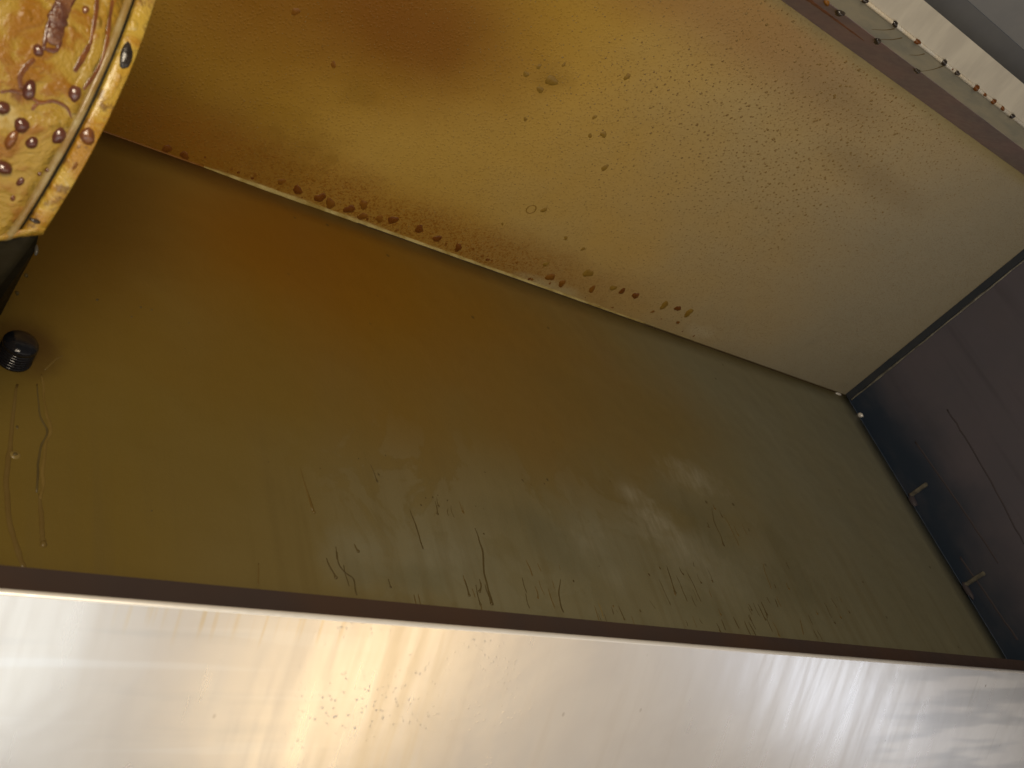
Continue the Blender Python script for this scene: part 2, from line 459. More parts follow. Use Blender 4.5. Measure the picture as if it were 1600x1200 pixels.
M['drop_faint'] = mat_plain('amber_drop', (0.225, 0.092, 0.008), (0.19, 0.072, 0.006), 0.45, 0.0, 90, 0.2, 0.4)
M['ochre'] = mat_plain('ochre_drop', (0.27, 0.165, 0.025), (0.235, 0.135, 0.018), 0.4, 0.0, 90, 0.2, 0.4)
M['syrup'] = mat_plain('dark_syrup_drop', (0.095, 0.028, 0.016), (0.16, 0.060, 0.035), 0.14, 0.0, 70, 0.25, 0.6, 0.8)
M['syrup_amber'] = mat_plain('amber_syrup_run', (0.24, 0.085, 0.018), (0.14, 0.050, 0.022), 0.2, 0.0, 60, 0.3, 0.6, 0.6)
M['syrup_glaze'] = mat_plain('glossy_plum_glaze', (0.30, 0.135, 0.055), (0.105, 0.036, 0.022), 0.12, 0.0, 75, 1.0, 0.6, 0.8)
M['char'] = mat_plain('charred_drop', (0.020, 0.015, 0.011), (0.045, 0.032, 0.022), 0.25, 0.0, 80, 0.4, 0.5, 0.5)
M['run'] = mat_plain('brown_grease_run', (0.092, 0.066, 0.022), (0.12, 0.088, 0.030), 0.5, 0.0, 40, 0.1, 0.35)
M['run_faint'] = mat_plain('thin_grease_run', (0.17, 0.115, 0.032), (0.155, 0.10, 0.025), 0.4, 0.0, 40, 0.1, 0.35)
M['run_pale'] = mat_plain('pale_grease_run', (0.30, 0.225, 0.085), (0.24, 0.17, 0.05), 0.3, 0.0, 40, 0.1, 0.4)
M['run_tan'] = mat_plain('tan_grease_run', (0.215, 0.145, 0.038), (0.175, 0.115, 0.026), 0.4, 0.0, 40, 0.1, 0.3)
M['run_slate'] = mat_plain('slate_grease_run', (0.070, 0.062, 0.074), (0.078, 0.068, 0.078), 0.45, 0.0, 40, 0.1, 0.2)
M['caulk'] = mat_plain('pale_seam_grease', (0.52, 0.43, 0.18), (0.30, 0.21, 0.05), 0.45, 0.0, 40, 0.3, 0.35)
M['seam_dark'] = mat_plain('dark_seam', (0.05, 0.032, 0.015), (0.075, 0.05, 0.02), 0.5, 0.0, 30, 0.2, 0.3)
M['seam_blue'] = mat_plain('blue_black_seam', (0.034, 0.042, 0.056), (0.044, 0.050, 0.062), 0.5, 0.0, 30, 0.2, 0.3)
M['weld'] = mat_plain('weld_metal', (0.27, 0.255, 0.205), (0.14, 0.135, 0.12), 0.4, 0.3, 60, 0.3)
M['solder'] = mat_plain('bright_solder', (0.9, 0.86, 0.82), (0.8, 0.78, 0.75), 0.25, 0.2, 60, 0.1)
M['drum'] = mat_drum()
M['drum_rim'] = mat_plain('pale_yellow_rim', (0.40, 0.32, 0.14), (0.28, 0.16, 0.035), 0.36, 0.0, 38, 0.6, 0.5, 0.3)
M['drum_band'] = mat_band()
M['black'] = mat_plain('flat_black', (0.012, 0.010, 0.005), (0.024, 0.019, 0.009), 0.5, 0.0, 30, 0.4, 0.15)  # near-black tone of the drum's lower part, seam gap and bracket
M['black_blue'] = mat_plain('black_wet_metal', (0.010, 0.011, 0.016), (0.020, 0.020, 0.024), 0.16, 0.2, 50, 0.2, 0.6)


# ------------------------------------------------------------------ object helpers
def link(o, parent=None):
    scene.collection.objects.link(o)
    if parent is not None:
        o.parent = parent
    return o


def mesh_obj(name, bm, mat, parent=None, smooth=False):
    me = bpy.data.meshes.new(name)
    bm.normal_update()
    bm.to_mesh(me); bm.free()
    me.materials.append(mat)
    if smooth:
        for p in me.polygons:
            p.use_smooth = True
    return link(bpy.data.objects.new(name, me), parent)


def empty(name, loc, label, cat):
    o = bpy.data.objects.new(name, None)
    o.empty_display_size = 0.05
    link(o); o.location = loc
    o['label'] = label; o['category'] = cat
    return o


def child(o, parent):
    """parent without moving"""
    o.parent = parent
    o.matrix_parent_inverse = Matrix.Translation(parent.location).inverted() if parent.type == 'EMPTY' else Matrix()
    return o


def extrude_profile(bm, prof, x0, x1, nseg=1):
    """closed profile of (y, z) swept along X"""
    rows = []
    for i in range(nseg + 1):
        x = x0 + (x1 - x0) * i / nseg
        rows.append([bm.verts.new((x, y, z)) for y, z in prof])
    n = len(prof)
    for a, b in zip(rows, rows[1:]):
        for k in range(n):
            bm.faces.new((a[k], a[(k + 1) % n], b[(k + 1) % n], b[k]))
    bm.faces.new(rows[0]); bm.faces.new(rows[-1][::-1])
    bmesh.ops.recalc_face_normals(bm, faces=bm.faces)


def slab(name, prof, x0, x1, mat, parent, bevel=0.0):
    bm = bmesh.new()
    extrude_profile(bm, prof, x0, x1)
    if bevel:
        bmesh.ops.bevel(bm, geom=list(bm.edges), offset=bevel, segments=2, affect='EDGES')
    o = mesh_obj(name, bm, mat)
    return child(o, parent)


def dome(bm, P, N, U, ru, rv, h, seg=10, rings=3, wob=0.15, seed=0.0):
    """a low irregular bead of grease on a surface"""
    N = N.normalized(); U = (U - N * U.dot(N)).normalized(); V = N.cross(U)
    ph = seed * 12.9898
    def rad(a):
        return 1 + wob * (math.sin(2 * a + ph) + 0.6 * math.sin(3 * a + 2.1 * ph) + 0.4 * math.sin(5 * a + ph * .7)) / 2
    prev = None
    for r in range(rings):
        t = r / rings
        c, s = math.cos(t * math.pi / 2), math.sin(t * math.pi / 2)
        row = []
        for k in range(seg):
            a = 2 * math.pi * k / seg
            q = rad(a) * c
            row.append(bm.verts.new(P + U * (ru * q * math.cos(a)) + V * (rv * q * math.sin(a)) + N * (h * s - 0.0004)))
        if prev:
            for k in range(seg):
                bm.faces.new((prev[k], prev[(k + 1) % seg], row[(k + 1) % seg], row[k]))
        prev = row
    top = bm.verts.new(P + N * h)
    for k in range(seg):
        bm.faces.new((prev[k], prev[(k + 1) % seg], top))


def strand(bm, pts, N, radii, h=0.6, seg=6, caps=True):
    """a raised run of grease: half tube along pts with a radius per point; h flattens it along N"""
    rows = []
    for i, p in enumerate(pts):
        a = pts[max(i - 1, 0)]; b = pts[min(i + 1, len(pts) - 1)]
        T = (b - a).normalized()
        n = N(p) if callable(N) else N
        S = T.cross(n).normalized()
        r = radii[i]
        row = []
        for k in range(seg + 1):
            t = math.pi * k / seg
            row.append(bm.verts.new(p + S * (r * math.cos(t)) + n * (r * h * math.sin(t) - 0.0003)))
        rows.append(row)
    for a, b in zip(rows, rows[1:]):
        for k in range(seg):
            bm.faces.new((a[k], a[k + 1], b[k + 1], b[k]))
    if caps:
        bm.faces.new(rows[0][::-1]); bm.faces.new(rows[-1])


def smooth_path(pts, sub=5, jit=0.0, seed=0.0):
    out = []
    n = len(pts)
    for i in range(n - 1):
        p0 = pts[max(i - 1, 0)]; p1 = pts[i]; p2 = pts[i + 1]; p3 = pts[min(i + 2, n - 1)]
        for k in range(sub):
            t = k / sub
            q = 0.5 * ((2 * p1) + (p2 - p0) * t + (2 * p0 - 5 * p1 + 4 * p2 - p3) * t * t + (3 * p1 - p0 - 3 * p2 + p3) * t ** 3)
            out.append(q)
    out.append(pts[-1])
    return out


# ------------------------------------------------------------------ the hood
hood = empty('exhaust_hood', (0.35, D, 0.12),
             'greasy steel kitchen exhaust hood seen from below with filters out, brown stained inside', 'exhaust hood')

XR = W + 0.30     # skin parts run on past the end wall
T = 0.003
# back panel with a faint oil-can wave
bm = bmesh.new()
NX, NZ = 60, 24
z0, z1 = 0.10, H
g = []
for i in range(NX + 1):
    for j in range(NZ + 1):
        x = XL + (W - XL) * i / NX; z = z0 + (z1 - z0) * j / NZ
        ed = min(1, (z1 - z) / 0.06) * min(1, (W - x) / 0.08)
        d = 0.0025 * mnoise.noise(Vector((x * 2.2, z * 2.2, 3.1))) * ed
        g.append(bm.verts.new((x, D + d, z)))
for i in range(NX):
    for j in range(NZ):
        a = i * (NZ + 1) + j
        bm.faces.new((g[a], g[a + NZ + 1], g[a + NZ + 2], g[a + 1]))
ret = bmesh.ops.extrude_face_region(bm, geom=list(bm.faces))
bmesh.ops.translate(bm, verts=[v for v in ret['geom'] if isinstance(v, bmesh.types.BMVert)], vec=(0, 0.006, 0))
bmesh.ops.recalc_face_normals(bm, faces=bm.faces)
back = child(mesh_obj('back_panel', bm, M['back'], smooth=False), hood)
for p in back.data.polygons:
    p.use_smooth = abs(p.normal.y) > 0.9
back['label'] = 'brown grease-stained back wall of the hood'

top = slab('ceiling_panel', [(CEIL_F, H), (D + 0.008, H), (D + 0.008, H + 0.004), (CEIL_F, H + 0.004)], XL, W + 0.004, M['top'], hood)
top['label'] = 'amber stained hood ceiling dotted with grease beads'

# end wall
bm = bmesh.new()
prof = [(D - 0.0005, LIP_Z - 0.13), (D - 0.0005, H - 0.0005), (CEIL_F - 0.10, H - 0.0005), (CEIL_F - 0.10, H - 0.35), (LIP_Y - 0.02, LIP_Z - 0.03)]
extrude_profile(bm, prof, W, W + T)
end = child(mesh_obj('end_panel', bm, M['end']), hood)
end['label'] = 'dark blue-grey end wall of the hood'

# stainless pan below the opening: sloping sheet, rolled lip, upright flange behind the lip
L = 0.228
prof = []
p0 = Vector((0, LIP_Y, LIP_Z)); p1 = p0 + PD * L
th = -PN * 0.0025
pts = [p0 + PD * 0.004, p1, p1 + th, p0 + PD * 0.004 + th]
pan = slab('pan_panel', [(p.y, p.z) for p in pts], XL, XR, M['pan'], hood)
pan['label'] = 'shiny brushed stainless panel along the lower front edge'
r = 0.0027
c = p0 + PD * 0.004 - PN * r
prof = []
for k in range(17):
    a = math.radians(-25 + 230 * k / 16)
    v = PN * math.cos(a) - PD * math.sin(a)
    prof.append((c.y + v.y * r, c.z + v.z * r))
lip = slab('pan_lip', prof, XL, XR, M['lip'], hood)
for p in lip.data.polygons:
    p.use_smooth = len(p.vertices) == 4
yb = c.y + 0.0030
zt = (yb) / 1.5475
flange = slab('trough_flange', [(yb, c.z - 0.002), (yb, zt), (yb + 0.002, zt), (yb + 0.002, c.z - 0.002)], XL, W - 0.0005, M['flange'], hood)

# upper filter rail and the canopy skin in front of it (y = ratio * z along the edges measured in the photo)
def yz(ratio, z): return (ratio * z, z)
A0 = (CEIL_F, H)
A1 = yz(0.1400, H - 0.055)
A2 = yz(0.1150, H - 0.075)
A3 = yz(0.0715, H - 0.070)
def plate(name, a, b, mat, t=0.003, x0=XL, x1=XR):
    n = Vector((0, -(b[1] - a[1]), b[0] - a[0])).normalized() * t
    if n.z < 0: n = -n
    return slab(name, [a, b, (b[0] + n.y, b[1] + n.z), (a[0] + n.y, a[1] + n.z)], x0, x1, mat, hood)
rail = plate('filter_rail', (A0[0], A0[1] - 0.0005), A1, M['rail'])
rail['label'] = 'plum-brown stained filter rail at the front edge'
shelf = plate('rail_shelf', (A1[0] - 0.0005, A1[1]), A2, M['rail_grey'])
prof = []
for k in range(14):
    a = 2 * math.pi * k / 14
    prof.append((A2[0] - 0.0015 + 0.0026 * math.cos(a), A2[1] + 0.0005 + 0.0026 * math.sin(a)))
edge = slab('rail_edge', prof, XL, XR, M['gold'], hood)
for p in edge.data.polygons:
    p.use_smooth = len(p.vertices) == 4
skin = plate('canopy_panel', (A2[0] - 0.0030, A2[1] + 0.001), A3, M['canopy'])
skin['label'] = 'pale steel strip of the canopy, lamp light painted into its tone'
A4 = yz(0.0715, H + 0.010); A5 = yz(0.0400, H + 0.012)
up = slab('canopy_step', [(A3[0], A3[1]), (A3[0] + 0.003, A3[1] + 0.0035), (A4[0] + 0.003, A4[1]), (A4[0], A4[1])], XL, XR, M['canopy_dark'], hood)
dark = plate('canopy_recess', (A4[0] + 0.002, A4[1] + 0.001), A5, M['canopy_dark'])
far = plate('canopy_front', (A5[0] - 0.0005, A5[1] - 0.001), (A5[0] - 0.30, A5[1] - 0.06), M['canopy_far'])

# ---- seam grease along ceiling and back wall
bm = bmesh.new()
pts, rad = [], []
xs0, xs1 = on_back(318, 262).x, on_back(1010, 510).x
n = 160
for i in range(n + 1):
    x = xs0 + (xs1 - xs0) * i / n
    u = i / n
    env = min(1, u * 10) * (1 - 0.55 * u) * min(1, (1 - u) * 4)
    pts.append(Vector((x, D - 0.0008, H - 0.0008)))
    rad.append(0.0010 + env * 0.0029 * (0.9 + 0.5 * mnoise.noise(Vector((x * 23, 1, 0))) + 0.35 * mnoise.noise(Vector((x * 90, 5, 0)))))
strand(bm, pts, Vector((0, -0.8, -0.6)), rad, h=0.8, seg=6)
child(mesh_obj('seam_grease', bm, M['caulk'], smooth=True), hood)
bm = bmesh.new()
strand(bm, [Vector((on_back(60, 170).x + 0.02 * i, D - 0.0005, H - 0.0005)) for i in range(11)], Vector((0, -0.7, -0.7)), [0.0014] * 11, 0.8)
child(mesh_obj('seam_grease', bm, M['drop_faint'], smooth=True), hood)
bm = bmesh.new()
xa = on_back(560, 352).x
pts = [Vector((xa + (W - 0.01 - xa) * i / 60, D - 0.0006, H - 0.0042)) for i in range(61)]
strand(bm, pts, Vector((0, -0.9, -0.4)), [0.0007 + 0.0008 * i / 60 for i in range(61)], 0.4)
child(mesh_obj('seam_line', bm, M['seam_dark'], smooth=True), hood)

# ---- seam along ceiling and end wall: dark gap strip, then a rough weld line
bm = bmesh.new()
extrude_profile(bm, [(D - 0.001, H - 0.0008), (D - 0.001, H - 0.015), (CEIL_F, H - 0.015), (CEIL_F, H - 0.0008)], W - 0.004, W - 0.0006)
child(mesh_obj('corner_strip', bm, M['seam_blue']), hood)
bm = bmesh.new()
pts, rad = [], []
for i in range(181):
    y = D - 0.004 - (D - CEIL_F) * i / 180
    k = mnoise.noise(Vector((y * 40, 2, 7)))
    pts.append(Vector((W - 0.0015, y, H - 0.0170 + 0.0014 * k)))
    big = max(0, mnoise.noise(Vector((y * 9, 0, 3))))
    rad.append(0.0014 + 0.0010 * abs(mnoise.noise(Vector((y * 130, 0, 0)))) + 0.0026 * big)
strand(bm, pts, Vector((-1, 0, 0)), rad, 0.8)
child(mesh_obj('weld_bead', bm, M['weld'], smooth=True), hood)

# weld tabs near the back corner of the end wall
for (ax, ay), (bx, by) in (((1424, 775), (1450, 756)), ((1508, 920), (1538, 892))):
    a = on_end(ax, ay); b = on_end(bx, by)
    zc = (a.z + b.z) / 2
    bm = bmesh.new()
    ya, ybb = max(a.y, b.y), min(a.y, b.y)
    extrude_profile(bm, [(ya, zc - 0.0035), (ya, zc + 0.0035), (ybb, zc + 0.0035), (ybb, zc - 0.0035)], W - 0.006, W - 0.0003)
    bmesh.ops.bevel(bm, geom=list(bm.edges), offset=0.0012, segments=2, affect='EDGES')
    child(mesh_obj('weld_tab', bm, M['weld'], smooth=False), end)
    bm = bmesh.new()
    dome(bm, Vector((W - 0.004, D - 0.006, zc - 0.010)), Vector((-0.7, -0.7, 0)), Vector((0, 0, 1)), 0.016, 0.006, 0.004, 10, 3, 0.3, zc)
    child(mesh_obj('weld_spot', bm, M['run_slate'], smooth=True), end)
for (px, py), ru, rv in (((1308, 612), 0.010, 0.0035),):
    bm = bmesh.new(); P = on_back(px, py)
    dome(bm, Vector((P.x, D, H - 0.006)), Vector((0, -1, 0)), Vector((1, 0, 0)), ru, rv, 0.003, 10, 3, 0.2, 2)
    child(mesh_obj('solder_spot', bm, M['solder'], smooth=True), back)
bm = bmesh.new(); P = on_end(1339, 653)
dome(bm, Vector((W, D - 0.004, P.z)), Vector((-1, -0.5, 0)), Vector((0, 0.5, 1)), 0.0065, 0.0055, 0.004, 10, 3, 0.2, 2)
child(mesh_obj('solder_spot', bm, M['solder'], smooth=True), end)

# ---- drops on the ceiling
DN = Vector((0, 0, -1))
drops = [(260, 234, 9, 'drop'), (288, 243, 9, 'drop'), (440, 284, 7, 'drop_faint'), (465, 297, 9, 'drop'), (500, 309, 10, 'drop'),
         (516, 318, 11, 'drop_faint'), (546, 327, 11, 'drop'), (568, 320, 10, 'drop_faint'), (567, 338, 9, 'drop_faint'),
         (593, 342, 8, 'drop_faint'), (614, 344, 9, 'drop'), (655, 358, 9, 'drop'), (683, 373, 9, 'drop'), (716, 387, 9, 'drop'),
         (860, 433, 9, 'drop_faint'), (878, 443, 8, 'drop_faint'), (919, 427, 10, 'ochre'), (925, 452, 8, 'drop_faint'),
         (958, 450, 7, 'ochre'), (972, 455, 7, 'drop'), (993, 462, 8, 'drop'), (1038, 477, 9, 'ochre'), (1059, 482, 7, 'drop'),
         (1076, 489, 9, 'ochre'), (862, 126, 12, 'ochre'), (842, 104, 6, 'ochre'), (822, 116, 6, 'ochre'), (881, 101, 5, 'ochre'),
         (844, 140, 7, 'ochre'), (980, 120, 7, 'ochre'), (943, 210, 8, 'ochre'), (929, 183, 5, 'ochre'), (922, 212, 5, 'ochre'),
         (945, 262, 7, 'ochre'), (821, 186, 5, 'ochre'), (850, 328, 7, 'ochre'), (884, 372, 5, 'ochre'), (911, 389, 5, 'ochre'),
         (785, 350, 4, 'ochre'), (462, 18, 8, 'drop_faint'), (521, 101, 6, 'drop_faint'), (853, 413, 6, 'ochre')]
for _ in range(46):
    t = random.random()
    px = 300 + 800 * t; py = 236 + 0.3565 * (px - 260) - random.uniform(2, 26) * (0.5 + t * 0.5)
    drops.append((px, py, random.uniform(2.2, 4.6), random.choice(('drop', 'drop_faint', 'drop_faint'))))
for k, (px, py, rp, m) in enumerate(drops):
    P = on_top(px, py)
    P.y = min(P.y, D - 0.006)
    dist = P.length
    ru = rp * dist / FPX * 0.74
    bm = bmesh.new()
    dome(bm, P, DN, Vector((1, -0.5, 0)), ru * (1.0 + 0.25 * random.random()), ru * (1.1 + 0.3 * random.random()), ru * 0.22, 12, 3, 0.40, k * 1.7 + 1)
    child(mesh_obj('grease_drop', bm, M[m], smooth=True), top)
# a dried ring
P = on_top(830, 327); bm = bmesh.new()
rp = 7 * P.length / FPX
ring = [P + Vector((1.1 * rp * math.cos(a), 1.15 * rp * math.sin(a), 0)) for a in [2 * math.pi * i / 20 for i in range(21)]]
strand(bm, ring, DN, [0.0011] * 21, 0.6, caps=False)
child(mesh_obj('grease_ring', bm, M['ochre'], smooth=True), top)

# ---- countless small beads on the ceiling (one mass)
bm = bmesh.new()
verts, faces = [], []
def tiny(P, r, h, elong):
    b0 = len(verts)
    ang = -0.45 + random.uniform(-0.3, 0.3)
    ca, sa = math.cos(ang), math.sin(ang)
    for k in range(6):
        a = math.pi * k / 3
        u, v = r * elong * math.cos(a), r * math.sin(a)
        verts.append((P.x + u * ca - v * sa, P.y + u * sa + v * ca, H - 0.0001 + 0.0003))
    for k in range(6):
        a = math.pi * k / 3
        u, v = 0.6 * r * elong * math.cos(a), 0.6 * r * math.sin(a)
        verts.append((P.x + u * ca - v * sa, P.y + u * sa + v * ca, H - h * 0.75))
    verts.append((P.x, P.y, H - h))
    for k in range(6):
        k2 = (k + 1) % 6
        faces.append((b0 + k, b0 + 6 + k, b0 + 6 + k2, b0 + k2))
        faces.append((b0 + 6 + k, b0 + 12, b0 + 6 + k2))
step = 0.0084
x = 0.42
while x < W - 0.02:
    y = CEIL_F + 0.012
    while y < D - 0.012:
        px, py = x + random.uniform(-.5, .5) * step, y + random.uniform(-.5, .5) * step
        nz = mnoise.noise(Vector((px * 4, py * 4, 0.3)))
        # density and size grow towards the front middle, fade at the far end and the back seam
        right = min(1, max(0, (px - 0.55) / 0.5)) * min(1, max(0, (1.62 - px) / 0.35))
        front = min(1, max(0, (0.60 - py) / 0.22))
        dens = 0.30 + 0.60 * right * (0.5 + 0.5 * front) + 0.18 * nz
        if random.random() < dens:
            big = random.random() ** 3
            s = (0.00065 + 0.00055 * right * (0.4 + 0.6 * front) + 0.0012 * big * right * front) * random.uniform(0.70, 1.10)
            tiny(Vector((px, py, 0)), s, s * 0.55, random.uniform(1.0, 1.5))
        y += step
    x += step
me = bpy.data.meshes.new('grease_beads'); me.from_pydata(verts, [], faces); me.materials.append(M['bead'])
for p in me.polygons: p.use_smooth = True
beads = child(link(bpy.data.objects.new('grease_beads', me)), top)
beads['kind'] = 'stuff'

# ---- runs of grease on the back wall: pixel polyline, half width in pixels, material, end drop
BN = Vector((0, -1, 0))
runs = [([(418, 515), (425, 600), (440, 660), (465, 722), (490, 800)], 1.3, 'run_faint', 2.6),
        ([(66, 585), (70, 635), (80, 668), (71, 700), (66, 760), (64, 780)], 3.4, 'run_tan', 0),
        ([(58, 600), (63, 650), (73, 676), (62, 705), (58, 770)], 2.2, 'run', 0),
        ([(62, 772), (64, 800), (66, 830), (68, 850)], 5.0, 'run_faint', 5.5),
        ([(26, 600), (16, 690), (10, 760), (18, 830), (38, 888)], 5.0, 'run_faint', 0),
        ([(97, 556), (84, 563), (70, 578)], 2.0, 'run_faint', 0),
        ([(574, 715), (583, 735), (589, 752)], 1.7, 'run', 2.4), ([(586, 708), (588, 730), (592, 742)], 1.2, 'run', 2.2),
        ([(640, 796), (646, 812), (654, 832), (661, 858)], 1.6, 'run', 0), ([(679, 783), (683, 795), (684, 803)], 1.4, 'run', 2.4),
        ([(742, 825), (748, 842), (755, 865), (756, 892), (763, 920), (769, 943)], 2.1, 'run', 3.2),
        ([(750, 905), (752, 915), (749, 924)], 1.6, 'run', 2.4), ([(727, 905), (730, 918), (733, 930)], 1.8, 'run', 2.4),
        ([(527, 862), (529, 880), (540, 895), (552, 905), (558, 930)], 1.7, 'run', 0), ([(511, 872), (517, 888), (524, 902)], 1.8, 'run', 3.0),
        ([(553, 850), (556, 857), (559, 861)], 2.0, 'run', 2.8),
        ([(790, 732), (805, 742), (816, 751)], 1.4, 'run', 2.6), ([(838, 733), (848, 741), (855, 750)], 1.4, 'run', 2.6),
        ([(876, 905), (873, 925), (876, 945), (881, 957)], 1.8, 'run', 0), ([(934, 938), (938, 950), (943, 966)], 1.4, 'run_pale', 0),
        ([(822, 875), (828, 888), (832, 900)], 1.5, 'run_faint', 0), ([(840, 880), (845, 893)], 1.2, 'run_faint', 0),
        ([(964, 940), (970, 955), (976, 968)], 1.7, 'run', 2.0), ([(955, 948), (959, 960)], 1.5, 'run', 0),
        ([(1003, 914), (1010, 930), (1024, 952)], 1.5, 'run', 0), ([(1020, 888), (1030, 908), (1040, 930), (1048, 946)], 1.6, 'run', 0),
        ([(1040, 880), (1047, 902), (1055, 926)], 2.0, 'run', 2.8), ([(1053, 893), (1062, 912), (1074, 940)], 1.5, 'run', 0),
        ([(1060, 884), (1064, 893), (1067, 897)], 1.6, 'run', 2.2), ([(1070, 888), (1082, 910), (1095, 940)], 1.4, 'run', 0),
        ([(1027, 880), (1031, 888)], 1.5, 'run', 2.2), ([(1010, 890), (1014, 898)], 1.5, 'run', 2.4),
        ([(1112, 793), (1116, 815), (1126, 838), (1131, 852)], 1.3, 'run', 2.0), ([(1130, 803), (1142, 825), (1155, 853)], 1.2, 'run_faint', 0),
        ([(1127, 968), (1134, 985)], 1.4, 'run', 0), ([(1146, 964), (1155, 982)], 1.6, 'run', 0), ([(1163, 970), (1173, 992)], 1.5, 'run', 0),
        ([(1170, 972), (1181, 993)], 1.5, 'run', 0), ([(1184, 944), (1191, 958), (1196, 968)], 1.6, 'run', 2.0), ([(1189, 940), (1195, 952), (1199, 966)], 1.4, 'run', 0),
        ([(1211, 936), (1216, 949)], 1.5, 'run', 0), ([(1193, 880), (1196, 895), (1205, 920)], 1.2, 'run_faint', 0),
        ([(1286, 940), (1293, 952), (1300, 966)], 1.3, 'run', 0), ([(1297, 933), (1308, 950)], 1.4, 'run', 0),
        ([(1250, 968), (1256, 992)], 1.4, 'run_faint', 0), ([(1270, 983), (1278, 998)], 1.5, 'run', 0), ([(1276, 984), (1286, 1002)], 1.3, 'run', 0),
        ([(1240, 640), (1180, 600)], 0.0, None, 0),
        ([(1140, 680), (1165, 715), (1195, 770), (1225, 830), (1250, 870)], 1.0, 'run_faint', 0),
        ([(660, 600), (690, 640), (715, 690), (730, 730)], 1.0, 'run_faint', 0),
        ([(404, 880), (404, 915)], 1.6, 'run_faint', 0)]
for cx, cy, wx, wy, cnt in ((680, 785, 45, 10, 5), (745, 905, 25, 25, 5), (960, 945, 35, 22, 9), (1050, 905, 60, 30, 12), (1130, 815, 40, 30, 6),
                            (1190, 955, 30, 22, 8), (1292, 950, 30, 25, 7), (860, 900, 45, 35, 8), (540, 880, 30, 30, 2), (1090, 960, 40, 15, 5),
                            (810, 740, 60, 12, 4), (580, 725, 30, 14, 3), (1240, 905, 45, 45, 8), (640, 915, 60, 18, 3)):
    for _ in range(cnt):
        px = cx + random.uniform(-wx, wx); py = cy + random.uniform(-wy, wy)
        a = on_back(px, py); ln = random.uniform(0.006, 0.024)
        b = a + Vector((random.uniform(-.0015, .0015), 0, -ln))
        runs.append(((a, (a + b) / 2 + Vector((random.uniform(-.0012, .0012), 0, 0)), b), random.uniform(0.8, 1.3),
                     random.choice(('run', 'run', 'run_faint')), random.choice((0, 0, 2.0))))
for k, (pl, hw, m, ed) in enumerate(runs):
    if m is None: continue
    pts = smooth_path([p.copy() if isinstance(p, Vector) else on_back(*p) for p in pl], 6)
    hw *= 0.72
    for i, p in enumerate(pts):
        if p.z < 0.452: p.z = 0.452
        p.x += 0.0013 * mnoise.noise(Vector((p.z * 70, k * 3.3, 0)))
        p.y = D - 0.0003
    sc = pts[0].length / FPX
    nn = len(pts)
    rad = []
    for i in range(nn):
        t = i / (nn - 1)
        q = hw * sc * (0.45 + 0.55 * min(1, t * 3)) * (1 + 0.25 * mnoise.noise(Vector((i * 0.6, k, 2))))
        if ed and t > 0.8: q += (ed - hw) * sc * (t - 0.8) / 0.2
        if t > 0.98: q *= 0.75
        rad.append(max(q, 0.0004))
    bm = bmesh.new()
    strand(bm, pts, BN, rad, 0.35, 5)
    if ed:
        dome(bm, pts[-1], BN, Vector((0, 0, 1)), ed * sc * 1.1, ed * sc, ed * sc * 0.6, 8, 3, 0.15, k)
    child(mesh_obj('grease_run', bm, M[m], smooth=True), back)
for k, (px, py, rp) in enumerate(((602, 712, 2.6), (560, 717, 2.4), (571, 717, 2), (658, 789, 2.2), (665, 778, 2), (676, 777, 2.2), (684, 774, 2), (699, 782, 2.2),
                                  (743, 791, 2), (755, 795, 1.8), (756, 834, 2), (419, 722, 2.4), (500, 732, 2), (535, 572, 2.2), (543, 562, 1.6),
                                  (895, 767, 2), (900, 775, 1.8), (893, 770, 1.6), (953, 752, 2), (896, 908, 2.6), (936, 885, 2.2), (237, 798, 2.2),
                                  (152, 468, 2.2), (220, 480, 2.2), (237, 484, 2.2), (206, 495, 2), (295, 505, 2.4), (289, 545, 2.2), (450, 513, 2), (483, 556, 1.8), (1348, 910, 2.4),
                                  (27, 667, 2.6), (797, 745, 1.8), (829, 724, 1.8), (742, 705, 1.8))):
    P = on_back(px, py); sc = P.length / FPX
    bm = bmesh.new()
    dome(bm, Vector((P.x, D, P.z)), BN, Vector((0.3, 0, 1)), rp * sc * 1.2, rp * sc, rp * sc * 0.5, 8, 3, 0.3, k)
    child(mesh_obj('grease_spot', bm, M['run'], smooth=True), back)
# round stud at the left
P = on_back(23, 711); sc = P.length / FPX
bm = bmesh.new()
dome(bm, Vector((P.x, D, P.z)), BN, Vector((1, 0, 0)), 8.5 * sc, 7.5 * sc, 3.4 * sc, 14, 4, 0.0, 0)
child(mesh_obj('rivet', bm, M['run_pale'], smooth=True), back)
bm = bmesh.new()
dome(bm, Vector((P.x, D - 3.0 * sc, P.z)), BN, Vector((1, 0, 0)), 3.5 * sc, 3.2 * sc, 1.2 * sc, 10, 3, 0.2, 1)
child(mesh_obj('rivet_core', bm, M['run'], smooth=True), back)

# faint runs on the end wall
for k, pl in enumerate((((1480, 640), (1530, 720), (1600, 850)), ((1430, 690), (1500, 790), (1560, 880)), ((1500, 870), (1545, 935), (1590, 1000)))):
    pts = smooth_path([on_end(*p) for p in pl], 8)
    for p in pts: p.x = W - 0.0002; p.y += 0.002 * mnoise.noise(Vector((p.z * 50, k, 0)))
    bm = bmesh.new(); strand(bm, pts, Vector((-1, 0, 0)), [0.0018] * len(pts), 0.25, 4)
    child(mesh_obj('grease_run', bm, M['run_slate'], smooth=True), end)

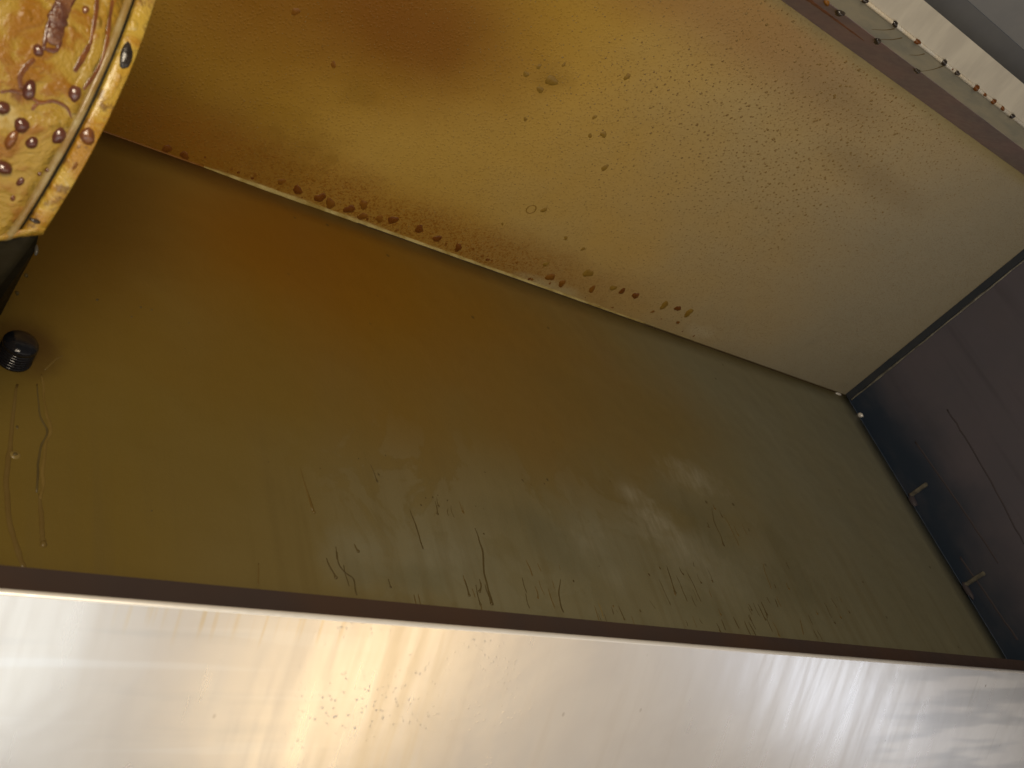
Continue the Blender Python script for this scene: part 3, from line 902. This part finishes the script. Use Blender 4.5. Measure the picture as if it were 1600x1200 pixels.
# ---- drips on the upper rail
railN = Vector((0, -(A1[1] - A0[1]), A1[0] - A0[0])).normalized()
if railN.z > 0: railN = -railN
def on_edge(px, py, ratio_pt):
    d = ray(px, py); return d * (ratio_pt[1] / d.z)
for k, (px, py, rp, m) in enumerate(((1350, 1, 8, 'char'), (1398, 36, 8, 'char'), (1435, 62, 8, 'drop'), (1473, 98, 8, 'char'), (1495, 113, 7, 'char'),
                                     (1526, 135, 8, 'drop'), (1539, 146, 5, 'drop'), (1552, 157, 7, 'drop'), (1566, 168, 6, 'drop'), (1580, 181, 7, 'char'), (1494, 101, 3, 'drop'))):
    P = on_edge(px, py, A2); P = Vector((P.x, A2[0] - 0.002, A2[1] - 0.0016)); sc = P.length / FPX
    bm = bmesh.new()
    dome(bm, P, Vector((0, -0.15, -1)), Vector((1, 0, 0)), rp * sc * 0.80, rp * sc * 0.50, rp * sc * 0.5, 10, 4, 0.35, k * 2.2)
    child(mesh_obj('grease_drop', bm, M[m], smooth=True), edge)
for k, (px, py, rp, m) in enumerate(((1310, 23, 8, 'char'), (1369, 66, 7, 'char'), (1429, 115, 6, 'char'), (1255, 0, 6, 'drop'), (1285, 12, 6, 'drop_faint'))):
    P = on_edge(px, py, A1); P = Vector((P.x, A1[0] + 0.001, A1[1] + 0.0005)); sc = P.length / FPX
    bm = bmesh.new()
    dome(bm, P, Vector((0, 0.1, -1)), Vector((1, 0, 0)), rp * sc, rp * sc * 0.7, rp * sc * 0.8, 10, 4, 0.35, k * 3.2)
    child(mesh_obj('grease_drop', bm, M[m], smooth=True), rail)
# rusty crust along the rail at its left
bm = bmesh.new()
pts, rad = [], []
x0 = on_edge(1150, -60, A1).x; x1 = on_edge(1372, 70, A1).x
for i in range(60):
    t = i / 59
    f = 0.35
    x = x0 + (x1 - x0) * t
    pts.append(Vector((x, A1[0] + (A0[0] - A1[0]) * f, A1[1] + (A0[1] - A1[1]) * f)) + railN * 0.0002)
    rad.append(0.0006 + 0.006 * (1 - t) ** 0.5 * (0.9 + 0.7 * mnoise.noise(Vector((x * 60, 0, 0))) + 0.4 * mnoise.noise(Vector((x * 190, 3, 0)))))
strand(bm, pts, railN, [max(q, 0.0005) for q in rad], 0.2, 6)
child(mesh_obj('rust_crust', bm, mat_plain('orange_rust', (0.30, 0.125, 0.065), (0.19, 0.075, 0.04), 0.5, 0.0, 60, 0.4)), rail)
# brown stains run across the grey shelf
for k, (pa, pb) in enumerate((((1362, 46), (1398, 45)), ((1375, 62), (1410, 59)), ((1438, 112), (1476, 102)), ((1420, 86), (1445, 84)))):
    def on_sh(p):
        d = ray(*p); n = Vector((0, -(A2[1] - A1[1]), A2[0] - A1[0])); return d * (n.dot(Vector((0, A1[0], A1[1]))) / n.dot(d))
    a, b = on_sh(pa), on_sh(pb)
    n = Vector((0, -(A2[1] - A1[1]), A2[0] - A1[0])).normalized()
    if n.z > 0: n = -n
    pts = smooth_path([a, (a + b) / 2 + Vector((0.003, 0, 0)), b], 6)
    bm = bmesh.new(); strand(bm, pts, n, [0.0005 + 0.0012 * i / 12 for i in range(len(pts))], 0.25, 4)
    child(mesh_obj('grease_run', bm, M['run_faint'], smooth=True), shelf)

# ------------------------------------------------------------------ the drum at the upper left
TH = 0.1921
DC = Vector((0.1248, 0.4588, 0.6811)); DR = 0.1992; DK = 0.1022; DB = 0.0108
da = Vector((math.cos(TH), math.sin(TH), 0)); du = Vector((-math.sin(TH), math.cos(TH), 0)); dz = Vector((0, 0, 1))
drum = empty('fan_drum', (DC.x - 0.2, DC.y, DC.z - DR),
             'round drum coated in yellow grease with dark syrupy drips, at the upper left', 'fan housing')

def ringpt(s, ang, dr=0.0):
    """s metres to the left of the rim, ang measured from the back (du) towards up"""
    R = DR + DK * s + dr
    return DC - da * s + (du * math.cos(ang) + dz * math.sin(ang)) * R

def on_drum(px, py):
    """first hit of the sight line with the cone"""
    d = ray(px, py).normalized()
    best = None
    t = 0.2
    while t < 1.4:
        p = d * t; s = -(p - DC).dot(da)
        rr = ((p - DC) + da * s).length
        if rr < DR + DK * s:
            lo, hi = t - 0.004, t
            for _ in range(25):
                m = (lo + hi) / 2; p = d * m; s = -(p - DC).dot(da)
                if ((p - DC) + da * s).length < DR + DK * s: hi = m
                else: lo = m
            return d * hi
        t += 0.004
    return None

def drum_ang(p):
    s = -(p - DC).dot(da); q = (p - DC) + da * s
    return math.atan2(q.z, q.dot(du))
PA, PB = on_drum(58, 364), on_drum(0, 376)
CUT, CUTB = drum_ang(PA), drum_ang(PB)
SA, SB = -(PA - DC).dot(da), -(PB - DC).dot(da)
def cutf(s):
    return (CUTB - CUT) * max(0.0, min(s, 0.06) - SA) / (SB - SA)

def lathe(name, prof, mat, seg=160, parent=drum, lump=0.0, a0=None, a1=None, shift=1):
    a0 = CUT if a0 is None else a0
    a1 = CUT - math.radians(285) if a1 is None else a1
    bm = bmesh.new(); rows = []
    for k in range(seg):
        a = a0 + (a1 - a0) * k / (seg - 1)
        row = []
        fade = 1 - k / (seg - 1)
        for s, dr in prof:
            p = ringpt(s, a + cutf(s) * (fade if shift == 1 else 1 - fade), dr)
            if lump and dr > -0.0012:
                nrm = (p - (DC - da * s)).normalized()
                p = p + nrm * lump * (mnoise.noise(p * 28) + 0.5 * mnoise.noise(p * 75))
            row.append(bm.verts.new(p))
        rows.append(row)
    n = len(prof)
    for k in range(seg - 1):
        a, b = rows[k], rows[k + 1]
        for i in range(n):
            bm.faces.new((a[i], a[(i + 1) % n], b[(i + 1) % n], b[i]))
    bm.faces.new(rows[0]); bm.faces.new(rows[-1][::-1])
    bmesh.ops.recalc_face_normals(bm, faces=bm.faces)
    o = mesh_obj(name, bm, mat, smooth=True)
    return child(o, parent)

prof = [(DB + 0.0012 + 0.0052 + i * 0.006, 0.0) for i in range(60)]
prof = prof + [(prof[-1][0], -0.003), (prof[0][0], -0.003)]
shell = lathe('shell', prof, M['drum'], lump=0.0011)
lathe('shell_rim', [(DB + 0.0024, -0.004), (DB + 0.0024, 0.0002), (DB + 0.0032, 0.0010), (DB + 0.0048, 0.0008), (DB + 0.0066, 0.0), (DB + 0.0066, -0.004)], M['drum_rim'], lump=0.0011, seg=240)
band = lathe('rim_band', [(0.0, -0.012), (0.0, -0.0006), (0.001, 0.0002), (0.0098, 0.0), (0.0104, -0.0008), (0.0104, -0.012)], M['drum_band'], lump=0.0010, seg=240)
lathe('seam_gap', [(0.0080, -0.0075), (0.0080, -0.0035), (0.0130, -0.0035), (0.0130, -0.0075)], M['black'])
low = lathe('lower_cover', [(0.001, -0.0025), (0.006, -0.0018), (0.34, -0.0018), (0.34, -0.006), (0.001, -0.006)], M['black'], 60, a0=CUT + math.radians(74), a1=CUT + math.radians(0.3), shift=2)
bm = bmesh.new()
pts = [ringpt(0.0005 + 0.004 * i, CUT - 0.012 + cutf(0.004 * i), 0.0) for i in range(40)]
rad = [0.0020 + 0.0016 * mnoise.noise(Vector((i * 0.55, 2, 2))) + 0.0012 * mnoise.noise(Vector((i * 1.7, 2, 2))) for i in range(40)]
strand(bm, pts, (du * math.cos(CUT) + dz * math.sin(CUT)).normalized(), rad, 0.7, 8)
child(mesh_obj('grease_ridge', bm, M['drum'], smooth=True), drum)
# end plate, set inside the band
bm = bmesh.new()
vs_ = [bm.verts.new(ringpt(0.004, 2 * math.pi * k / 96, -0.011)) for k in range(96)]
bm.faces.new(vs_)
ret = bmesh.ops.extrude_face_region(bm, geom=list(bm.faces))
bmesh.ops.translate(bm, verts=[v for v in ret['geom'] if isinstance(v, bmesh.types.BMVert)], vec=-da * 0.003)
bmesh.ops.recalc_face_normals(bm, faces=bm.faces)
child(mesh_obj('end_plate', bm, M['drum_band']), drum)

def drum_n(p):
    s = -(p - DC).dot(da)
    return (((p - DC) + da * s).normalized() + da * DK).normalized()

for k, (pl, hw, m, ed) in enumerate(((((112, -30), (102, 0), (92, 25), (86, 50), (82, 70)), 12, 'syrup_glaze', 0), (((98, -30), (90, 0), (80, 25), (73, 50), (68, 74)), 3.2, 'syrup', 0), (((128, -20), (112, 4), (104, 22), (98, 40), (94, 62), (88, 78), (76, 78), (66, 74)), 3.2, 'syrup', 0), (((98, 14), (90, 30), (84, 44), (78, 60)), 4, 'syrup', 0), (((170, -20), (162, 20), (156, 50), (148, 85), (134, 115), (120, 138)), 8, 'drum', 0),
                                     
                                     (((54, 92), (40, 105), (31, 122), (34, 138)), 3.5, 'syrup_amber', 0),
                                     (((152, -10), (150, 20), (146, 50), (141, 72)), 3.5, 'syrup_amber', 0), (((140, 70), (128, 92), (116, 112)), 4, 'syrup_amber', 0),
                                     (((176, 0), (171, 30), (168, 60), (160, 95), (145, 120), (130, 140)), 3, 'syrup_amber', 0),
                                     (((152, 45), (160, 52), (168, 50)), 3, 'syrup_amber', 0),
                                     (((0, 144), (20, 142), (42, 148), (62, 160), (84, 158), (104, 168), (112, 186)), 2.5, 'syrup_amber', 0),
                                     (((62, 160), (54, 166), (50, 172)), 2.5, 'syrup_amber', 0))):
    pts = [on_drum(*p) for p in pl]
    if any(p is None for p in pts): continue
    pts = smooth_path(pts, 7)
    out = []
    for p in pts:
        s = -(p - DC).dot(da); nrm = drum_n(p)
        c = DC - da * s
        out.append(c + (p - c).normalized() * (DR + DK * s + 0.0006))
    sc = out[0].length / FPX
    nn = len(out)
    rad = [max(0.0006, hw * sc * (0.75 + 0.25 * math.sin(math.pi * i / (nn - 1))) * (1 + 0.45 * mnoise.noise(Vector((i * 0.35, k * 5, 1))))) for i in range(nn)]
    rad[-1] *= 0.6; rad[0] *= 0.6
    bm = bmesh.new()
    strand(bm, out, drum_n, rad, {'syrup': 0.5, 'syrup_amber': 0.16}.get(m, 0.3), 8)
    if ed:
        dome(bm, out[-1], drum_n(out[-1]), dz, ed * sc * 1.15, ed * sc, ed * sc * 0.8, 12, 4, 0.15, k)
    child(mesh_obj('grease_run', bm, M[m], smooth=True), shell)
for k, (px, py, ru, rv, m) in enumerate(((60, 79, 8, 8, 'syrup'), (46, 141, 15, 9, 'syrup'), (117, 146, 13, 9, 'syrup'), (34, 196, 12, 10, 'syrup'), (92, 212, 14, 9, 'syrup'),
                                         (50, 223, 10, 8, 'syrup'), (2, 168, 10, 12, 'syrup'), (134, 15, 6, 5, 'syrup_amber'),
                                         (32, 284, 7, 5, 'syrup'), (5, 262, 9, 14, 'syrup'), (18, 218, 14, 8, 'syrup_amber'), (62, 272, 3, 3, 'syrup'),
                                         (74, 266, 3, 3, 'syrup'), (20, 310, 5, 4, 'syrup_amber'), (50, 310, 5, 3, 'syrup_amber'))):
    P = on_drum(px, py)
    if P is None: continue
    sc = P.length / FPX; n = drum_n(P)
    bm = bmesh.new()
    dome(bm, P, n, Vector((-0.15, 0.2, 1)), ru * sc, rv * sc, rv * sc * 0.75, 14, 5, 0.16, k * 1.9)
    child(mesh_obj('grease_drop', bm, M[m], smooth=True), shell)
for k, (px, py, ru, rv, m) in enumerate(((197, 88, 20, 10, 'char'), (137, 213, 13, 11, 'syrup_amber'), (55, 345, 4, 8, 'char'), (210, 40, 9, 6, 'drum_band'), 
                                         (118, 258, 10, 4, 'drop_faint'))):
    P = on_drum(px, py)
    if P is None: continue
    sc = P.length / FPX
    bm = bmesh.new()
    dome(bm, P, drum_n(P), Vector((-0.15, 0.2, 1)), ru * sc, rv * sc, rv * sc * 0.6, 14, 5, 0.2, k * 1.9)
    child(mesh_obj('grease_drop', bm, M[m], smooth=True), band)

# black bracket arm from under the drum to the back wall
def at_depth(px, py, Y):
    d = ray(px, py); return d * (Y / d.y)
bm = bmesh.new()
q = [at_depth(61, 368, 0.60), at_depth(56, 392, 0.615), at_depth(2, 492, 0.702), at_depth(-40, 530, 0.702), at_depth(-90, 500, 0.702), at_depth(-90, 350, 0.60)]
f = [bm.verts.new(p) for p in q]
bk = [bm.verts.new(p + Vector((-0.01, 0.0, 0.05)) if i not in (2, 3, 4) else p + Vector((-0.008, 0.0, 0.04))) for i, p in enumerate(q)]
bm.faces.new(f); bm.faces.new(bk[::-1])
for i in range(6):
    bm.faces.new((f[i], bk[i], bk[(i + 1) % 6], f[(i + 1) % 6]))
bmesh.ops.recalc_face_normals(bm, faces=bm.faces)
bmesh.ops.bevel(bm, geom=list(bm.edges), offset=0.0015, segments=2, affect='EDGES')
arm = child(mesh_obj('bracket_arm', bm, M['black']), drum)
for k, (px, py, ru, rv, m, Y) in enumerate(((57, 391, 8, 3.0, 'weld', 0.606), (41, 430, 3, 3, 'run', 0.64), (27, 458, 3, 3, 'run', 0.665), (30, 400, 5, 4, 'char', 0.605))):  # the pale first bead stands in for a small highlight
    P = at_depth(px, py, Y); sc = P.length / FPX
    bm = bmesh.new()
    dome(bm, P, Vector((0.3, -0.8, -0.5)), Vector((-0.2, 0.1, 1)), ru * sc, rv * sc, rv * sc, 10, 4, 0.25, k)
    child(mesh_obj('grease_drop', bm, M[m], smooth=True), arm)

# ------------------------------------------------------------------ black threaded fitting on the back wall
P = on_back(21, 560); sc = P.length / FPX
fit = empty('pipe_fitting', (P.x, D, P.z), 'black round threaded fitting sticking out of the back wall, left edge', 'pipe fitting')
ax = Vector((0.0, -1, 0.0))
fu = Vector((1, 0, 0)); fu = (fu - ax * fu.dot(ax)).normalized(); fv = ax.cross(fu)
base = Vector((P.x, D, P.z))
def turned(name, prof, mat, parent):
    bm = bmesh.new(); rows = []
    for s, rr in prof:
        rows.append([bm.verts.new(base + ax * s + (fu * math.cos(2 * math.pi * k / 32) + fv * math.sin(2 * math.pi * k / 32)) * rr) for k in range(32)])
    for a, b in zip(rows, rows[1:]):
        for k in range(32):
            bm.faces.new((a[k], a[(k + 1) % 32], b[(k + 1) % 32], b[k]))
    bm.faces.new(rows[0]); bm.faces.new(rows[-1][::-1])
    bmesh.ops.recalc_face_normals(bm, faces=bm.faces)
    return child(mesh_obj(name, bm, mat, smooth=True), parent)
R = 24 * sc
turned('collar', [(0, R * 1.04), (R * .10, R * 1.04), (R * .14, R * 1.0), (R * .16, R * .9)], M['black_blue'], fit)
for i in range(5):
    s = R * (0.14 + 0.21 * i)
    turned('thread_ring', [(s, R * .86), (s + R * .05, R * .98), (s + R * .11, R * 1.0), (s + R * .18, R * .86)], M['black_blue'], fit)
turned('cap', [(R * 1.2, R * .84), (R * 1.24, R * 1.0), (R * 1.36, R * 1.0), (R * 1.52, R * .90), (R * 1.64, R * .70), (R * 1.72, R * .42), (R * 1.74, R * .14)], M['black_blue'], fit)
